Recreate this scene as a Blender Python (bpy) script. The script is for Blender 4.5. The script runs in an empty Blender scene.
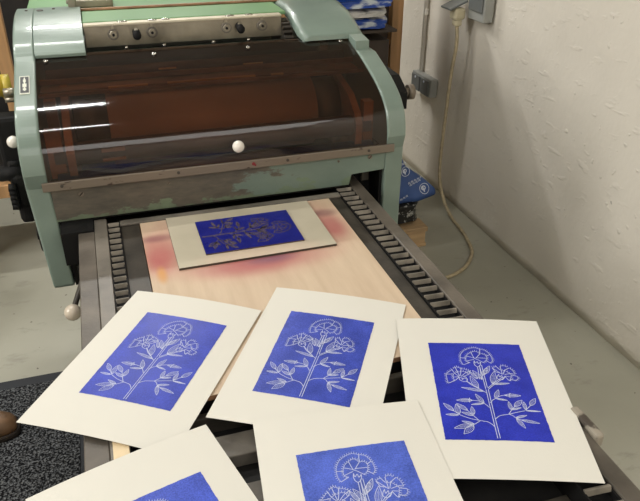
import bpy, bmesh, math, random
from mathutils import Vector, Matrix
random.seed(4)
PI = math.pi
SC = bpy.context.scene
COL = SC.collection

# ------------------------------------------------------------------ materials
TEAL=(124, 140, 130); FLOORC=(166, 164, 149); WALLC=(228, 221, 208); PAPER=(219, 216, 206); CEILC=(165, 160, 150)

def s2l(c):
    return tuple((x/255/12.92) if x/255 <= .04045 else ((x/255+.055)/1.055)**2.4 for x in c)

def mat(name, rgb, rough=.5, metal=0., var=.06, scale=12., bump=0., bscale=60., spec=.5, trans=0., coat=0., rgb2=None, thr=(.45, .6), stretch=(1, 1, 1), detail=6):
    """procedural principled material: base colour broken up by noise (and optionally a second colour), bump, roughness variation"""
    m = bpy.data.materials.new(name); m.use_nodes = True
    nt = m.node_tree; N = nt.nodes; L = nt.links
    b = N['Principled BSDF']
    tc = N.new('ShaderNodeTexCoord'); mp = N.new('ShaderNodeMapping'); mp.inputs['Scale'].default_value = stretch
    L.new(tc.outputs['Object'], mp.inputs['Vector'])
    n = N.new('ShaderNodeTexNoise'); n.inputs['Scale'].default_value = scale; n.inputs['Detail'].default_value = detail
    L.new(mp.outputs[0], n.inputs['Vector'])
    r = N.new('ShaderNodeValToRGB')
    c = s2l(rgb)
    if rgb2 is None:
        lo = [max(0, x*(1-var*2.2)) for x in c]; hi = [min(1, x*(1+var*2.2)) for x in c]
        r.color_ramp.elements[0].position = .3; r.color_ramp.elements[1].position = .7
        r.color_ramp.elements[0].color = (*lo, 1); r.color_ramp.elements[1].color = (*hi, 1)
    else:
        r.color_ramp.elements[0].position = thr[0]; r.color_ramp.elements[1].position = thr[1]
        r.color_ramp.elements[0].color = (*c, 1); r.color_ramp.elements[1].color = (*s2l(rgb2), 1)
    L.new(n.outputs['Fac'], r.inputs['Fac']); L.new(r.outputs[0], b.inputs['Base Color'])
    mr = N.new('ShaderNodeMapRange'); mr.inputs['To Min'].default_value = max(0.02, rough-.08); mr.inputs['To Max'].default_value = min(1, rough+.08)
    L.new(n.outputs['Fac'], mr.inputs['Value']); L.new(mr.outputs[0], b.inputs['Roughness'])
    b.inputs['Metallic'].default_value = metal; b.inputs['Specular IOR Level'].default_value = spec
    b.inputs['Transmission Weight'].default_value = trans; b.inputs['Coat Weight'].default_value = coat
    if bump:
        n2 = N.new('ShaderNodeTexNoise'); n2.inputs['Scale'].default_value = bscale; n2.inputs['Detail'].default_value = 5
        L.new(mp.outputs[0], n2.inputs['Vector'])
        bp = N.new('ShaderNodeBump'); bp.inputs['Strength'].default_value = bump; bp.inputs['Distance'].default_value = .01
        L.new(n2.outputs['Fac'], bp.inputs['Height']); L.new(bp.outputs[0], b.inputs['Normal'])
    return m

def nodes(m): return m.node_tree.nodes, m.node_tree.links, m.node_tree.nodes['Principled BSDF']
def mixc(N, L, fac, a, b, mode='MIX'):
    x = N.new('ShaderNodeMix'); x.data_type = 'RGBA'; x.blend_type = mode
    if hasattr(fac, 'links'): L.new(fac, x.inputs['Factor'])
    else: x.inputs['Factor'].default_value = fac
    for s, k in ((a, 6), (b, 7)):
        if hasattr(s, 'links'): L.new(s, x.inputs[k])
        else: x.inputs[k].default_value = (*s, 1)
    return x.outputs[2]
def ramp(N, L, src, p0, p1, c0=(0, 0, 0), c1=(1, 1, 1)):
    r = N.new('ShaderNodeValToRGB'); e = r.color_ramp.elements
    e[0].position = p0; e[1].position = p1; e[0].color = (*c0, 1); e[1].color = (*c1, 1)
    L.new(src, r.inputs['Fac']); return r.outputs[0]
def math_(N, L, op, a, b=None):
    m = N.new('ShaderNodeMath'); m.operation = op
    for i, s in enumerate((a, b)):
        if s is None: continue
        if hasattr(s, 'links'): L.new(s, m.inputs[i])
        else: m.inputs[i].default_value = s
    return m.outputs[0]
def noise(N, L, scale, detail=5, vec=None, stretch=None, rough=.5):
    n = N.new('ShaderNodeTexNoise'); n.inputs['Scale'].default_value = scale; n.inputs['Detail'].default_value = detail; n.inputs['Roughness'].default_value = rough
    if vec is None: vec = N.new('ShaderNodeTexCoord').outputs['Object']
    if stretch:
        mp = N.new('ShaderNodeMapping'); mp.inputs['Scale'].default_value = stretch; L.new(vec, mp.inputs['Vector']); vec = mp.outputs[0]
    L.new(vec, n.inputs['Vector']); return n.outputs['Fac']

M = {}
M['teal'] = mat('teal_enamel', TEAL, .33, var=.05, scale=7, bump=.06, bscale=25, coat=.2)
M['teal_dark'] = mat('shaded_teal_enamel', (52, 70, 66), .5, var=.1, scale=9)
M['green'] = mat('mint_green_enamel', (112, 152, 106), .4, var=.04, scale=5)
M['black'] = mat('black_iron', (13, 12, 12), .7, spec=.3, var=.2, scale=20, bump=.1)
M['bedsteel'] = mat('dull_bed_steel', (112, 106, 97), .42, metal=.15, var=.2, scale=9, bump=.06, bscale=120)
M['railsteel'] = mat('brown_grey_rail_steel', (96, 89, 80), .45, metal=.15, var=.2, scale=9, bump=.06, bscale=120)
M['darksteel'] = mat('oily_dark_steel', (62, 57, 50), .5, metal=.1, var=.22, scale=12, bump=.08, bscale=90)
M['pan'] = mat('greasy_black_bed', (24, 23, 22), .5, var=.25, scale=10, bump=.1)
M['teeth'] = mat('worn_rack_steel', (122, 115, 104), .4, metal=.15, var=.2, scale=30)
M['chrome'] = mat('tarnished_nickel', (150, 143, 128), .36, metal=.75, var=.12, scale=14, bump=.04, bscale=200)
M['bar'] = mat('scuffed_zinc_strip', (128, 117, 104), .48, metal=.35, rgb2=(70, 58, 50), thr=(.62, .7), scale=35, stretch=(1, 1, 2.5))
M['flange'] = mat('highlight_flange', (205, 196, 174), .4, metal=.3, var=.05)  # tube highlight along the bar top, put into the flange colour
M['bright'] = mat('bright_steel', (190, 186, 176), .25, metal=.9, var=.05)
M['rubber'] = mat('brown_ink_roller', (70, 48, 38), .5, var=.15, scale=10)
M['paperpack'] = mat('tan_packing_sheet', (158, 128, 106), .7, var=.06, scale=6)
M['innersteel'] = mat('inner_frame_steel', (150, 112, 84), .5, var=.2, scale=10)
M['ductbrown'] = mat('dusty_inner_tray', (136, 114, 96), .7, var=.15, scale=12)
M['gold'] = mat('brass_strip', (225, 170, 95), .4, metal=.3, var=.05)
M['blueroll'] = mat('blue_inked_roller', (24, 34, 110), .35, var=.15)
M['white'] = mat('white_ball_plastic', (232, 226, 216), .25, var=.01, coat=.4)
M['cream'] = mat('cream_ball_plastic', (205, 192, 174), .3, var=.02, coat=.3)
M['yellow'] = mat('yellow_collar_paint', (180, 160, 60), .4, var=.05)
M['paper'] = mat('cream_print_paper', PAPER, .85, var=.006, scale=3, bump=.03, bscale=300, spec=.2)
M['cut'] = mat('bare_cut_line', (196, 202, 226), .85, var=.02, spec=.2)
M['wood'] = mat('shelf_pine', (176, 136, 94), .6, var=.12, scale=5, stretch=(6, 6, .6))
M['palewood'] = mat('pale_pallet_wood', (186, 156, 118), .7, var=.1, scale=5, stretch=(.6, 6, 6))
M['box'] = mat('dark_cardboard', (62, 52, 44), .8, var=.1, scale=6)
M['dark'] = mat('dark_clutter_fabric', (28, 24, 22), .8, var=.3, scale=15)
M['socket'] = mat('grey_socket_plastic', (152, 153, 148), .45, var=.03)
M['socket_dark'] = mat('dark_grey_flap_plastic', (108, 111, 110), .4, var=.03)
M['conduit'] = mat('painted_conduit', (236, 232, 224), .5, var=.01)
M['cable'] = mat('old_cream_cable', (176, 162, 132), .6, var=.1, scale=40)
M['plug'] = mat('cream_plug_plastic', (200, 190, 160), .45, var=.03)
M['badgewhite'] = mat('badge_enamel_white', (225, 225, 210), .4, var=.01)
M['badgeblack'] = mat('badge_enamel_black', (15, 17, 18), .4, var=.1)
M['bagblue'] = mat('blue_printed_plastic', (54, 82, 138), .5, var=.1, scale=10, bump=.35, bscale=22)
M['bagprint'] = mat('white_bag_printing', (205, 212, 225), .5, var=.01)
M['wrapblue'] = mat('blue_wrapped_plastic', (26, 66, 150), .35, rgb2=(190, 198, 205), thr=(.52, .6), scale=9, stretch=(1, 1, 3), bump=.6, bscale=30)
M['wrapwhite'] = mat('white_wrapped_plastic', (190, 188, 184), .4, rgb2=(60, 62, 66), thr=(.55, .66), scale=10, stretch=(1, 1, 3), bump=.6, bscale=30)
M['bundle'] = mat('speckled_black_wrap', (20, 20, 21), .45, rgb2=(165, 165, 160), thr=(.56, .62), scale=60, bump=.5, bscale=30)
M['chip'] = mat('flaking_white_paint', (150, 142, 128), .6, rgb2=(70, 62, 54), thr=(.48, .6), scale=40)
M['brasswood'] = mat('gap_lit_pale_wood', (228, 205, 165), .5, var=.06, scale=30)
M['shoe'] = mat('brown_shoe_leather', (112, 84, 58), .5, var=.2, scale=18, bump=.15, bscale=60)
M['sole'] = mat('dark_rubber_sole', (40, 32, 26), .7, var=.1)
M['cloth'] = mat('dark_trouser_cloth', (40, 42, 52), .9, var=.1)
M['pink'] = mat('pale_pink_paper', (210, 180, 165), .8, var=.03)
M['lino'] = mat('cut_lino_brown', (84, 72, 82), .7, var=.12, scale=60)
M['linoedge'] = mat('lino_edge_brown', (86, 66, 58), .7, var=.1)
M['red'] = mat('dried_red_ink', (120, 24, 34), .6, var=.1)

def ink(name, rgb, mott, rough=.5):
    m = mat(name, rgb, rough, spec=.35); N, L, b = nodes(m)
    n1 = noise(N, L, 420, 3); n2 = noise(N, L, 22, 4)
    s = math_(N, L, 'ADD', math_(N, L, 'MULTIPLY', n1, .55), math_(N, L, 'MULTIPLY', n2, .45))
    c = s2l(rgb); k = mott
    col = ramp(N, L, s, .36, .64, tuple(x*(1-.5*k) for x in c), tuple(min(1, x*(1+.6*k)+.03*k) for x in c))
    L.new(col, b.inputs['Base Color']); return m
M['plateink'] = ink('wet_blue_ink', (12, 22, 118), .25, .3)

# floor: grey painted concrete with grime, scuffs and specks
def floor_mat():
    m = mat('grey_painted_concrete', FLOORC, .45, bump=.12, bscale=9); N, L, b = nodes(m)
    tc = N.new('ShaderNodeTexCoord').outputs['Object']
    base = ramp(N, L, noise(N, L, 1.7, 6, tc), .35, .7, s2l([x-9 for x in FLOORC]), s2l([x+7 for x in FLOORC]))
    sm = ramp(N, L, noise(N, L, 5, 8, tc, (1, 2.2, 1), .7), .58, .72)
    c = mixc(N, L, math_(N, L, 'MULTIPLY', sm, .45), base, s2l((104, 100, 92)))
    sp = ramp(N, L, noise(N, L, 38, 2, tc), .73, .76)
    c = mixc(N, L, math_(N, L, 'MULTIPLY', sp, .8), c, s2l((70, 64, 56)))
    wp = ramp(N, L, noise(N, L, 3.1, 7, tc, (2, 1, 1), .65), .62, .66)
    c = mixc(N, L, math_(N, L, 'MULTIPLY', wp, .25), c, s2l((178, 175, 166)))
    L.new(c, b.inputs['Base Color']); return m
M['floor'] = floor_mat()

def wall_mat():
    m = mat('rough_whitewash', WALLC, .62); N, L, b = nodes(m)
    tc = N.new('ShaderNodeTexCoord').outputs['Object']
    base = ramp(N, L, noise(N, L, 1.3, 4, tc), .3, .7, s2l([x-6 for x in WALLC]), s2l([x+5 for x in WALLC]))
    pits = ramp(N, L, noise(N, L, 26, 2, tc), .76, .79)
    c = mixc(N, L, math_(N, L, 'MULTIPLY', pits, .6), base, s2l((120, 110, 98)))
    L.new(c, b.inputs['Base Color'])
    h1 = noise(N, L, 7, 3, tc); h2 = noise(N, L, 60, 4, tc)
    # raised brush ridges and paint nibs
    rg = ramp(N, L, noise(N, L, 9, 5, tc, (1, 1.2, 3)), .60, .68)
    nb = ramp(N, L, noise(N, L, 33, 1, tc), .72, .78)
    h = math_(N, L, 'ADD', math_(N, L, 'MULTIPLY', h1, 1.1), math_(N, L, 'MULTIPLY', h2, .12))
    h = math_(N, L, 'ADD', h, math_(N, L, 'MULTIPLY', rg, .22)); h = math_(N, L, 'ADD', h, math_(N, L, 'MULTIPLY', nb, .4))
    bp = N.new('ShaderNodeBump'); bp.inputs['Strength'].default_value = .5; bp.inputs['Distance'].default_value = .014
    L.new(h, bp.inputs['Height']); L.new(bp.outputs[0], b.inputs['Normal']); return m
M['wall'] = wall_mat()
M['ceil'] = mat('white_ceiling_paint', CEILC, .8, var=.02, scale=3)
M['backwall'] = mat('brown_grey_back_wall', (70, 62, 54), .8, var=.08, scale=3)

def mat_mat():
    m = mat('looped_black_carpet', (30, 31, 34), .95, spec=.1); N, L, b = nodes(m)
    tc = N.new('ShaderNodeTexCoord').outputs['Object']
    v = N.new('ShaderNodeTexVoronoi'); v.inputs['Scale'].default_value = 170; L.new(tc, v.inputs['Vector'])
    n = noise(N, L, 150, 3, tc)
    c = ramp(N, L, n, .44, .66, s2l((22, 23, 25)), s2l((112, 114, 116)))
    L.new(c, b.inputs['Base Color'])
    bp = N.new('ShaderNodeBump'); bp.inputs['Strength'].default_value = 1; bp.inputs['Distance'].default_value = .004
    L.new(v.outputs['Distance'], bp.inputs['Height']); L.new(bp.outputs[0], b.inputs['Normal']); return m
M['carpet'] = mat_mat()
M['matedge'] = mat('black_rubber_edging', (34, 37, 42), .6, var=.08)

# plywood with pink, red and orange ink clouds left around the block
def blob(N, L, sep, cx, cy, rx, ry, soft=1.):
    dx = math_(N, L, 'DIVIDE', math_(N, L, 'SUBTRACT', sep.outputs[0], cx), rx)
    dy = math_(N, L, 'DIVIDE', math_(N, L, 'SUBTRACT', sep.outputs[1], cy), ry)
    d = math_(N, L, 'SQRT', math_(N, L, 'ADD', math_(N, L, 'MULTIPLY', dx, dx), math_(N, L, 'MULTIPLY', dy, dy)))
    mr = N.new('ShaderNodeMapRange'); mr.interpolation_type = 'SMOOTHSTEP'
    mr.inputs['From Min'].default_value = 1; mr.inputs['From Max'].default_value = 1-soft
    L.new(d, mr.inputs['Value']); return mr.outputs[0]
def ply_mat():
    m = mat('stained_birch_plywood', (226, 194, 154), .6, spec=.3); N, L, b = nodes(m)
    tc = N.new('ShaderNodeNewGeometry').outputs['Position']
    sep = N.new('ShaderNodeSeparateXYZ'); L.new(tc, sep.inputs[0])
    c = ramp(N, L, noise(N, L, 5, 7, tc, (7, .8, 1), .6), .3, .75, s2l((196, 173, 147)), s2l((212, 191, 165)))
    wob = noise(N, L, 9, 4, tc)
    def lay(c, col, amt, *a, soft=.85):
        f = blob(N, L, sep, *a, soft=soft)
        f = math_(N, L, 'MULTIPLY', f, math_(N, L, 'MULTIPLY', math_(N, L, 'ADD', wob, .45), amt))
        cl = N.new('ShaderNodeClamp'); L.new(f, cl.inputs[0])
        return mixc(N, L, cl.outputs[0], c, s2l(col))
    c = lay(c, (200, 140, 128), .9, .30, 1.55, .34, .28, soft=.7)
    c = lay(c, (184, 108, 104), .85, .07, 1.50, .07, .15)
    c = lay(c, (172, 98, 98), .8, .30, 1.395, .25, .075)
    c = lay(c, (170, 98, 96), .8, .525, 1.53, .06, .12)
    c = lay(c, (120, 84, 84), .8, .53, 1.605, .06, .035)
    c = lay(c, (128, 84, 100), .8, .33, 1.405, .09, .035)
    c = lay(c, (140, 88, 92), .8, .075, 1.59, .07, .03)
    c = lay(c, (206, 150, 84), .8, .066, 1.405, .018, .055)
    L.new(c, b.inputs['Base Color']); return m
M['ply'] = ply_mat()
M['plyedge'] = mat('plywood_edge', (150, 110, 80), .7, var=.15, scale=30, stretch=(1, 1, 12))
def board_mat():
    m = mat('pale_grey_mount_board', (186, 176, 156), .75, spec=.2); N, L, b = nodes(m)
    tc = N.new('ShaderNodeNewGeometry').outputs['Position']; sep = N.new('ShaderNodeSeparateXYZ'); L.new(tc, sep.inputs[0])
    c = ramp(N, L, noise(N, L, 6, 5, tc), .3, .7, s2l((178, 170, 150)), s2l((192, 184, 164)))
    f = blob(N, L, sep, .31, 1.425, .2, .07, soft=.6)
    c = mixc(N, L, math_(N, L, 'MULTIPLY', f, .45), c, s2l((205, 176, 156)))
    L.new(c, b.inputs['Base Color']); return m
M['board'] = board_mat()
M['boardedge'] = mat('board_cut_edge', (70, 60, 50), .8, var=.1)

# apron: teal enamel worn through to grimy metal on the left and along the lower edge
def apron_mat():
    m = mat('worn_teal_apron', TEAL, .45); N, L, b = nodes(m)
    tc = N.new('ShaderNodeNewGeometry').outputs['Position']; sep = N.new('ShaderNodeSeparateXYZ'); L.new(tc, sep.inputs[0])
    n = noise(N, L, 9, 6, tc, (1, 1, 2), .65)
    grime = ramp(N, L, noise(N, L, 12, 7, tc, (1, 1, 3), .7), .35, .7, s2l((84, 80, 73)), s2l((112, 104, 92)))
    teal = ramp(N, L, n, .3, .7, s2l([x-12 for x in TEAL]), s2l([x-2 for x in TEAL]))
    green = ramp(N, L, n, .4, .6, s2l((100, 112, 92)), s2l((120, 138, 112)))
    # worn area: left of x=.38 with a ragged border
    e = math_(N, L, 'ADD', math_(N, L, 'MULTIPLY', math_(N, L, 'SUBTRACT', .40, sep.outputs[0]), 1.6), math_(N, L, 'SUBTRACT', n, .5))
    f = ramp(N, L, e, .0, .06)
    c = mixc(N, L, f, teal, grime)
    # a stretch near the lower left where old paint still sticks
    z = math_(N, L, 'ADD', math_(N, L, 'MULTIPLY', math_(N, L, 'SUBTRACT', .777, sep.outputs[2]), 14), math_(N, L, 'MULTIPLY', math_(N, L, 'SUBTRACT', n, .5), 2.2))
    f2 = ramp(N, L, z, .02, .08)
    c = mixc(N, L, math_(N, L, 'MULTIPLY', f2, .8), c, green)
    L.new(c, b.inputs['Base Color']); b.inputs['Metallic'].default_value = .1; return m
M['apron'] = apron_mat()

def guard_mat():
    m = bpy.data.materials.new('smoked_amber_acrylic'); m.use_nodes = True
    N = m.node_tree.nodes; L = m.node_tree.links; N.clear()
    out = N.new('ShaderNodeOutputMaterial'); tr = N.new('ShaderNodeBsdfTransparent'); gl = N.new('ShaderNodeBsdfGlossy')
    tr.inputs['Color'].default_value = (.60, .39, .27, 1)
    gl.inputs['Roughness'].default_value = .07; gl.inputs['Color'].default_value = (1, 1, 1, 1)
    df = N.new('ShaderNodeBsdfDiffuse'); df.inputs['Color'].default_value = (.09, .06, .045, 1)
    fr = N.new('ShaderNodeFresnel'); fr.inputs['IOR'].default_value = 1.49
    m0 = N.new('ShaderNodeMixShader'); m0.inputs[0].default_value = .10; L.new(tr.outputs[0], m0.inputs[1]); L.new(df.outputs[0], m0.inputs[2])
    mx = N.new('ShaderNodeMixShader'); L.new(fr.outputs[0], mx.inputs[0]); L.new(m0.outputs[0], mx.inputs[1]); L.new(gl.outputs[0], mx.inputs[2])
    tc = N.new('ShaderNodeTexCoord'); n = N.new('ShaderNodeTexNoise'); n.inputs['Scale'].default_value = 6; L.new(tc.outputs['Object'], n.inputs['Vector'])
    bp = N.new('ShaderNodeBump'); bp.inputs['Strength'].default_value = .12; bp.inputs['Distance'].default_value = .01
    L.new(n.outputs['Fac'], bp.inputs['Height']); L.new(bp.outputs[0], gl.inputs['Normal'])
    L.new(mx.outputs[0], out.inputs['Surface']); return m
M['guard'] = guard_mat()

# ------------------------------------------------------------------ mesh helpers
WL = {}
class MB:
    """collects geometry, then links it as one mesh object"""
    def __init__(s): s.bm = bmesh.new()
    def _mark(s, vs, mi):
        fs = set()
        for v in vs:
            for f in v.link_faces: fs.add(f)
        for f in fs: f.material_index = mi
    def box(s, x0, x1, y0, y1, z0, z1, mi=0, bev=0., rot=None, piv=None):
        r = bmesh.ops.create_cube(s.bm, size=1); vs = r['verts']
        for v in vs:
            v.co = Vector(((x0+x1)/2+v.co.x*(x1-x0), (y0+y1)/2+v.co.y*(y1-y0), (z0+z1)/2+v.co.z*(z1-z0)))
        if bev:
            es = list({e for v in vs for e in v.link_edges})
            r = bmesh.ops.bevel(s.bm, geom=es, offset=bev, segments=2, affect='EDGES', profile=.5)
            vs = [v for v in r['verts']]
            vs = list({v for f in r['faces'] for v in f.verts} | set(vs))
        if rot is not None:
            p = Vector(piv) if piv else Vector(((x0+x1)/2, (y0+y1)/2, (z0+z1)/2))
            for v in vs: v.co = p + rot @ (v.co-p)
        s._mark(vs, mi); return s
    def cyl(s, a, b, r, r2=None, n=24, mi=0, caps=True):
        a = Vector(a); b = Vector(b); d = b-a; q = Vector((0, 0, 1)).rotation_difference(d.normalized()).to_matrix().to_4x4()
        m = Matrix.Translation((a+b)/2) @ q
        k = bmesh.ops.create_cone(s.bm, cap_ends=caps, segments=n, radius1=r, radius2=r if r2 is None else r2, depth=d.length, matrix=m)
        s._mark(k['verts'], mi)
        for v in k['verts']:
            for f in v.link_faces:
                if len(f.verts) == 4: f.smooth = True
        return s
    def ball(s, c, r, mi=0, sc=(1, 1, 1), n=20):
        k = bmesh.ops.create_uvsphere(s.bm, u_segments=n, v_segments=n//2+2, radius=r)
        for v in k['verts']:
            v.co = Vector((v.co.x*sc[0]+c[0], v.co.y*sc[1]+c[1], v.co.z*sc[2]+c[2]))
            for f in v.link_faces: f.smooth = True
        s._mark(k['verts'], mi); return s
    def tube(s, pts, r, n=10, mi=0, smooth=True):
        pts = [Vector(p) for p in pts]
        if smooth: pts = spline(pts, 8)
        rings = []; up = Vector((0, 0, 1)); prev = None
        for i, p in enumerate(pts):
            t = (pts[min(i+1, len(pts)-1)]-pts[max(i-1, 0)]).normalized()
            if prev is None:
                prev = t.orthogonal().normalized()
            u = (prev - t*prev.dot(t)).normalized(); w = t.cross(u); prev = u
            rings.append([s.bm.verts.new(p+u*r*math.cos(2*PI*k/n)+w*r*math.sin(2*PI*k/n)) for k in range(n)])
        for a, b in zip(rings, rings[1:]):
            for k in range(n):
                f = s.bm.faces.new((a[k], a[(k+1) % n], b[(k+1) % n], b[k])); f.smooth = True; f.material_index = mi
        for rr in (rings[0][::-1], rings[-1]):
            f = s.bm.faces.new(rr); f.material_index = mi
        return s
    def prism(s, poly, axis, t0, t1, mi=0, smooth=False):
        """closed polygon extruded along axis 'x','y' or 'z' (poly holds the other two coords in order)"""
        def P(a, b, t): return {'x': (t, a, b), 'y': (a, t, b), 'z': (a, b, t)}[axis]
        A = [s.bm.verts.new(P(a, b, t0)) for a, b in poly]; B = [s.bm.verts.new(P(a, b, t1)) for a, b in poly]
        fs = [s.bm.faces.new(A), s.bm.faces.new(B[::-1])]
        for i in range(len(poly)):
            j = (i+1) % len(poly); f = s.bm.faces.new((A[j], A[i], B[i], B[j])); f.smooth = smooth; fs.append(f)
        for f in fs: f.material_index = mi
        bmesh.ops.recalc_face_normals(s.bm, faces=fs); return s
    def build(s, name, mats, parent=None, bevel=0., loc=None):
        me = bpy.data.meshes.new(name)
        if loc is not None:
            for v in s.bm.verts: v.co -= Vector(loc)
        s.bm.to_mesh(me); s.bm.free()
        for k in (mats if isinstance(mats, (list, tuple)) else [mats]): me.materials.append(M[k] if isinstance(k, str) else k)
        o = bpy.data.objects.new(name, me); COL.objects.link(o)
        if loc is not None: o.location = loc
        WL[o] = Vector(loc) if loc is not None else Vector((0, 0, 0))
        if parent is not None: o.parent = parent; o.matrix_parent_inverse = Matrix.Translation(-WL[parent])
        if bevel:
            b = o.modifiers.new('Bevel', 'BEVEL'); b.width = bevel; b.segments = 3; b.limit_method = 'ANGLE'; b.angle_limit = math.radians(40)
        return o
def spline(pts, k):
    out = []; n = len(pts)
    for i in range(n-1):
        p0, p1, p2, p3 = pts[max(i-1, 0)], pts[i], pts[i+1], pts[min(i+2, n-1)]
        for j in range(k):
            t = j/k
            out.append(.5*((2*p1)+(p2-p0)*t+(2*p0-5*p1+4*p2-p3)*t*t+(3*p1-p0-3*p2+p3)*t**3))
    out.append(pts[-1]); return out
def spl2(pts, k=6): return [(v.x, v.y) for v in spline([Vector((a, b, 0)) for a, b in pts], k)]
def thing(name, loc, label, cat, group=None):
    o = bpy.data.objects.new(name, None); COL.objects.link(o); o.location = loc; o.empty_display_size = .05; WL[o] = Vector(loc)
    return tag(o, label, cat, group)
def tag(o, label, cat, group=None, kind=None):
    o['label'] = label; o['category'] = cat
    if group: o['group'] = group
    if kind: o['kind'] = kind
    return o
def struct(o): o['kind'] = 'structure'; return o
def screw(mb, c, n, r=.005, mi=0, slot=None):
    c = Vector(c); n = Vector(n).normalized()
    mb.cyl(c-n*.002, c+n*.0025, r, r*.85, n=14, mi=mi)
    if slot is not None:
        u = n.orthogonal().normalized(); w = n.cross(u)
        q = Matrix((u, w, n)).transposed()
        vs = bmesh.ops.create_cube(mb.bm, size=1)['verts']
        for v in vs: v.co = c+n*.0026+q @ Vector((v.co.x*r*1.7, v.co.y*r*.28, v.co.z*.0008))
        mb._mark(vs, slot)

# ------------------------------------------------------------------ camera
def make_camera():
    p, y, r = .516538, .312858, .004961
    f = Vector((math.sin(y)*math.cos(p), math.cos(y)*math.cos(p), -math.sin(p)))
    rt = f.cross(Vector((0, 0, 1))).normalized(); up = rt.cross(f)
    X = math.cos(r)*rt+math.sin(r)*up; Y = -math.sin(r)*rt+math.cos(r)*up
    cam = bpy.data.cameras.new('camera'); o = bpy.data.objects.new('camera', cam); COL.objects.link(o)
    m = Matrix((X, Y, -f)).transposed().to_4x4(); m.translation = Vector((0, 0, 1.59)); o.matrix_world = m
    cam.sensor_fit = 'HORIZONTAL'; cam.sensor_width = 36; cam.lens = 36*680/640; cam.clip_start = .05
    SC.camera = o
make_camera()

# ------------------------------------------------------------------ room
XW = 1.70; YB = 4.6; XL = -2.6; YF = -2.6; ZC = 2.9
struct(MB().box(XL-.1, XW+.1, YF-.1, YB+.1, -.1, 0).build('floor', 'floor'))
struct(MB().box(XL-.1, XW+.1, YF-.1, YB+.1, ZC, ZC+.1).build('ceiling', 'ceil'))
struct(MB().box(XL-.1, XL, YF-.1, YB+.1, 0, ZC).build('wall_left', 'wall'))
struct(MB().box(XL, XW, YB, YB+.1, 0, ZC).build('wall_back', 'backwall'))
struct(MB().box(XL, XW, YF-.1, YF, 0, ZC).build('wall_front', 'wall'))
def right_wall():
    mb = MB(); bm = mb.bm
    ny, nz = 150, 60; y0, y1, z0, z1 = YF, YB, 0, ZC
    from mathutils import noise as mn
    def off(y, z):
        v = Vector((y*1.1, z*1.1, 3)); o = mn.noise(v)*.012+mn.noise(v*4)*.004
        return XW+o
    g = [[bm.verts.new((off(y0+(y1-y0)*i/ny, z0+(z1-z0)*j/nz), y0+(y1-y0)*i/ny, z0+(z1-z0)*j/nz)) for j in range(nz+1)] for i in range(ny+1)]
    for i in range(ny):
        for j in range(nz):
            f = bm.faces.new((g[i][j], g[i][j+1], g[i+1][j+1], g[i+1][j])); f.smooth = True
    o = mb.build('wall_right', 'wall'); m = o.modifiers.new('Solidify', 'SOLIDIFY'); m.thickness = .12; m.offset = -1
    bpy.context.view_layer.update()
    return struct(o)
right_wall()

# ------------------------------------------------------------------ printing press
P = thing('printing_press', (.3, 1.75, 0), 'teal flatbed cylinder printing press with amber see-through guard and long steel bed', 'printing press')
GP = [(2.115, 1.112), (1.99, 1.078), (1.905, 1.051), (1.84, 1.026), (1.79, .998), (1.757, .965), (1.742, .925), (1.738, .885), (1.738, .862)]
GPs = spl2(GP, 5)
def offs(prof, d):
    out = []
    for i, (y, z) in enumerate(prof):
        a = prof[max(i-1, 0)]; b = prof[min(i+1, len(prof)-1)]
        t = Vector((b[0]-a[0], b[1]-a[1])).normalized(); out.append((y+t.y*d, z-t.x*d))
    return out
# --- curved guard: thin sheet
mb = MB()
x0, x1 = -.172, .766
rows = [[mb.bm.verts.new((x, y, z)) for x in (x0, x0+.3, x0+.6, x1)] for y, z in GPs]
for a, b in zip(rows, rows[1:]):
    for k in range(3):
        f = mb.bm.faces.new((a[k], b[k], b[k+1], a[k+1])); f.smooth = True
guard = mb.build('guard', 'guard', P)
mb = MB(); mb.cyl((.322, 1.745, .932), (.322, 1.722, .929), .006, mi=1); mb.ball((.322, 1.714, .928), .0165)
mb.build('guard_knob', ['white', 'black'], guard)['label'] = 'white ball knob on the guard'
for sx in (-.145, .155, .437, .735):
    mb = MB(); yy = 2.073; zz = 1.1005
    screw(mb, (sx, yy, zz+.004), (0, -.27, .96), .007, 0, 1); mb.build('guard_screw', ['bright', 'black'], guard)
HT = [(2.096, 1.124), (2.14, 1.148), (2.22, 1.172), (2.33, 1.187), (2.45, 1.186)]
# --- side frames (left runs up into its hood)
fo = offs(GPs, -.007)
if fo[0][1] < GPs[0][1]: fo = offs(GPs, .007)
def frame_poly(zb, sh=0.):
    front = [(y+sh, z) for y, z in fo]
    return front
def side_frame(xa, xb, zb, left):
    front = [(y, z) for y, z in fo if z > .9]
    # outline: hood front lip, guard curve, straight leg, back
    if left: start = [(2.45, 1.06), (2.45, 1.186)] + spl2(HT, 5)[::-1][1:] + [(2.089, 1.117)]; front = [(y, z) for y, z in front if y < 2.08]
    else: start = [(2.30, .98), (2.30, 1.09), (1.99, 1.086)]; front = [(y, z) for y, z in front if y < 1.985]
    poly = start + front + [(1.744, .86), (1.744, zb+.012), (1.752, zb), (1.83, zb), (1.86, zb+.14), (2.0, .80), (2.3, .82)]
    mb = MB().prism(poly, 'x', xa, xb)
    if left:
        for v in mb.bm.verts:
            if v.co.z < .86: v.co.x += (.86-v.co.z)/.307*.014
    return mb.build('side_frame', 'teal', P, bevel=.006)
sf = side_frame(-.228, -.172, .553, True)
sf2 = side_frame(.766, .824, .50, False)
mb = MB().box(.7655, .8245, 1.7425, 1.7445, .904, .9065); mb.build('frame_seam', 'black', sf2)
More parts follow.
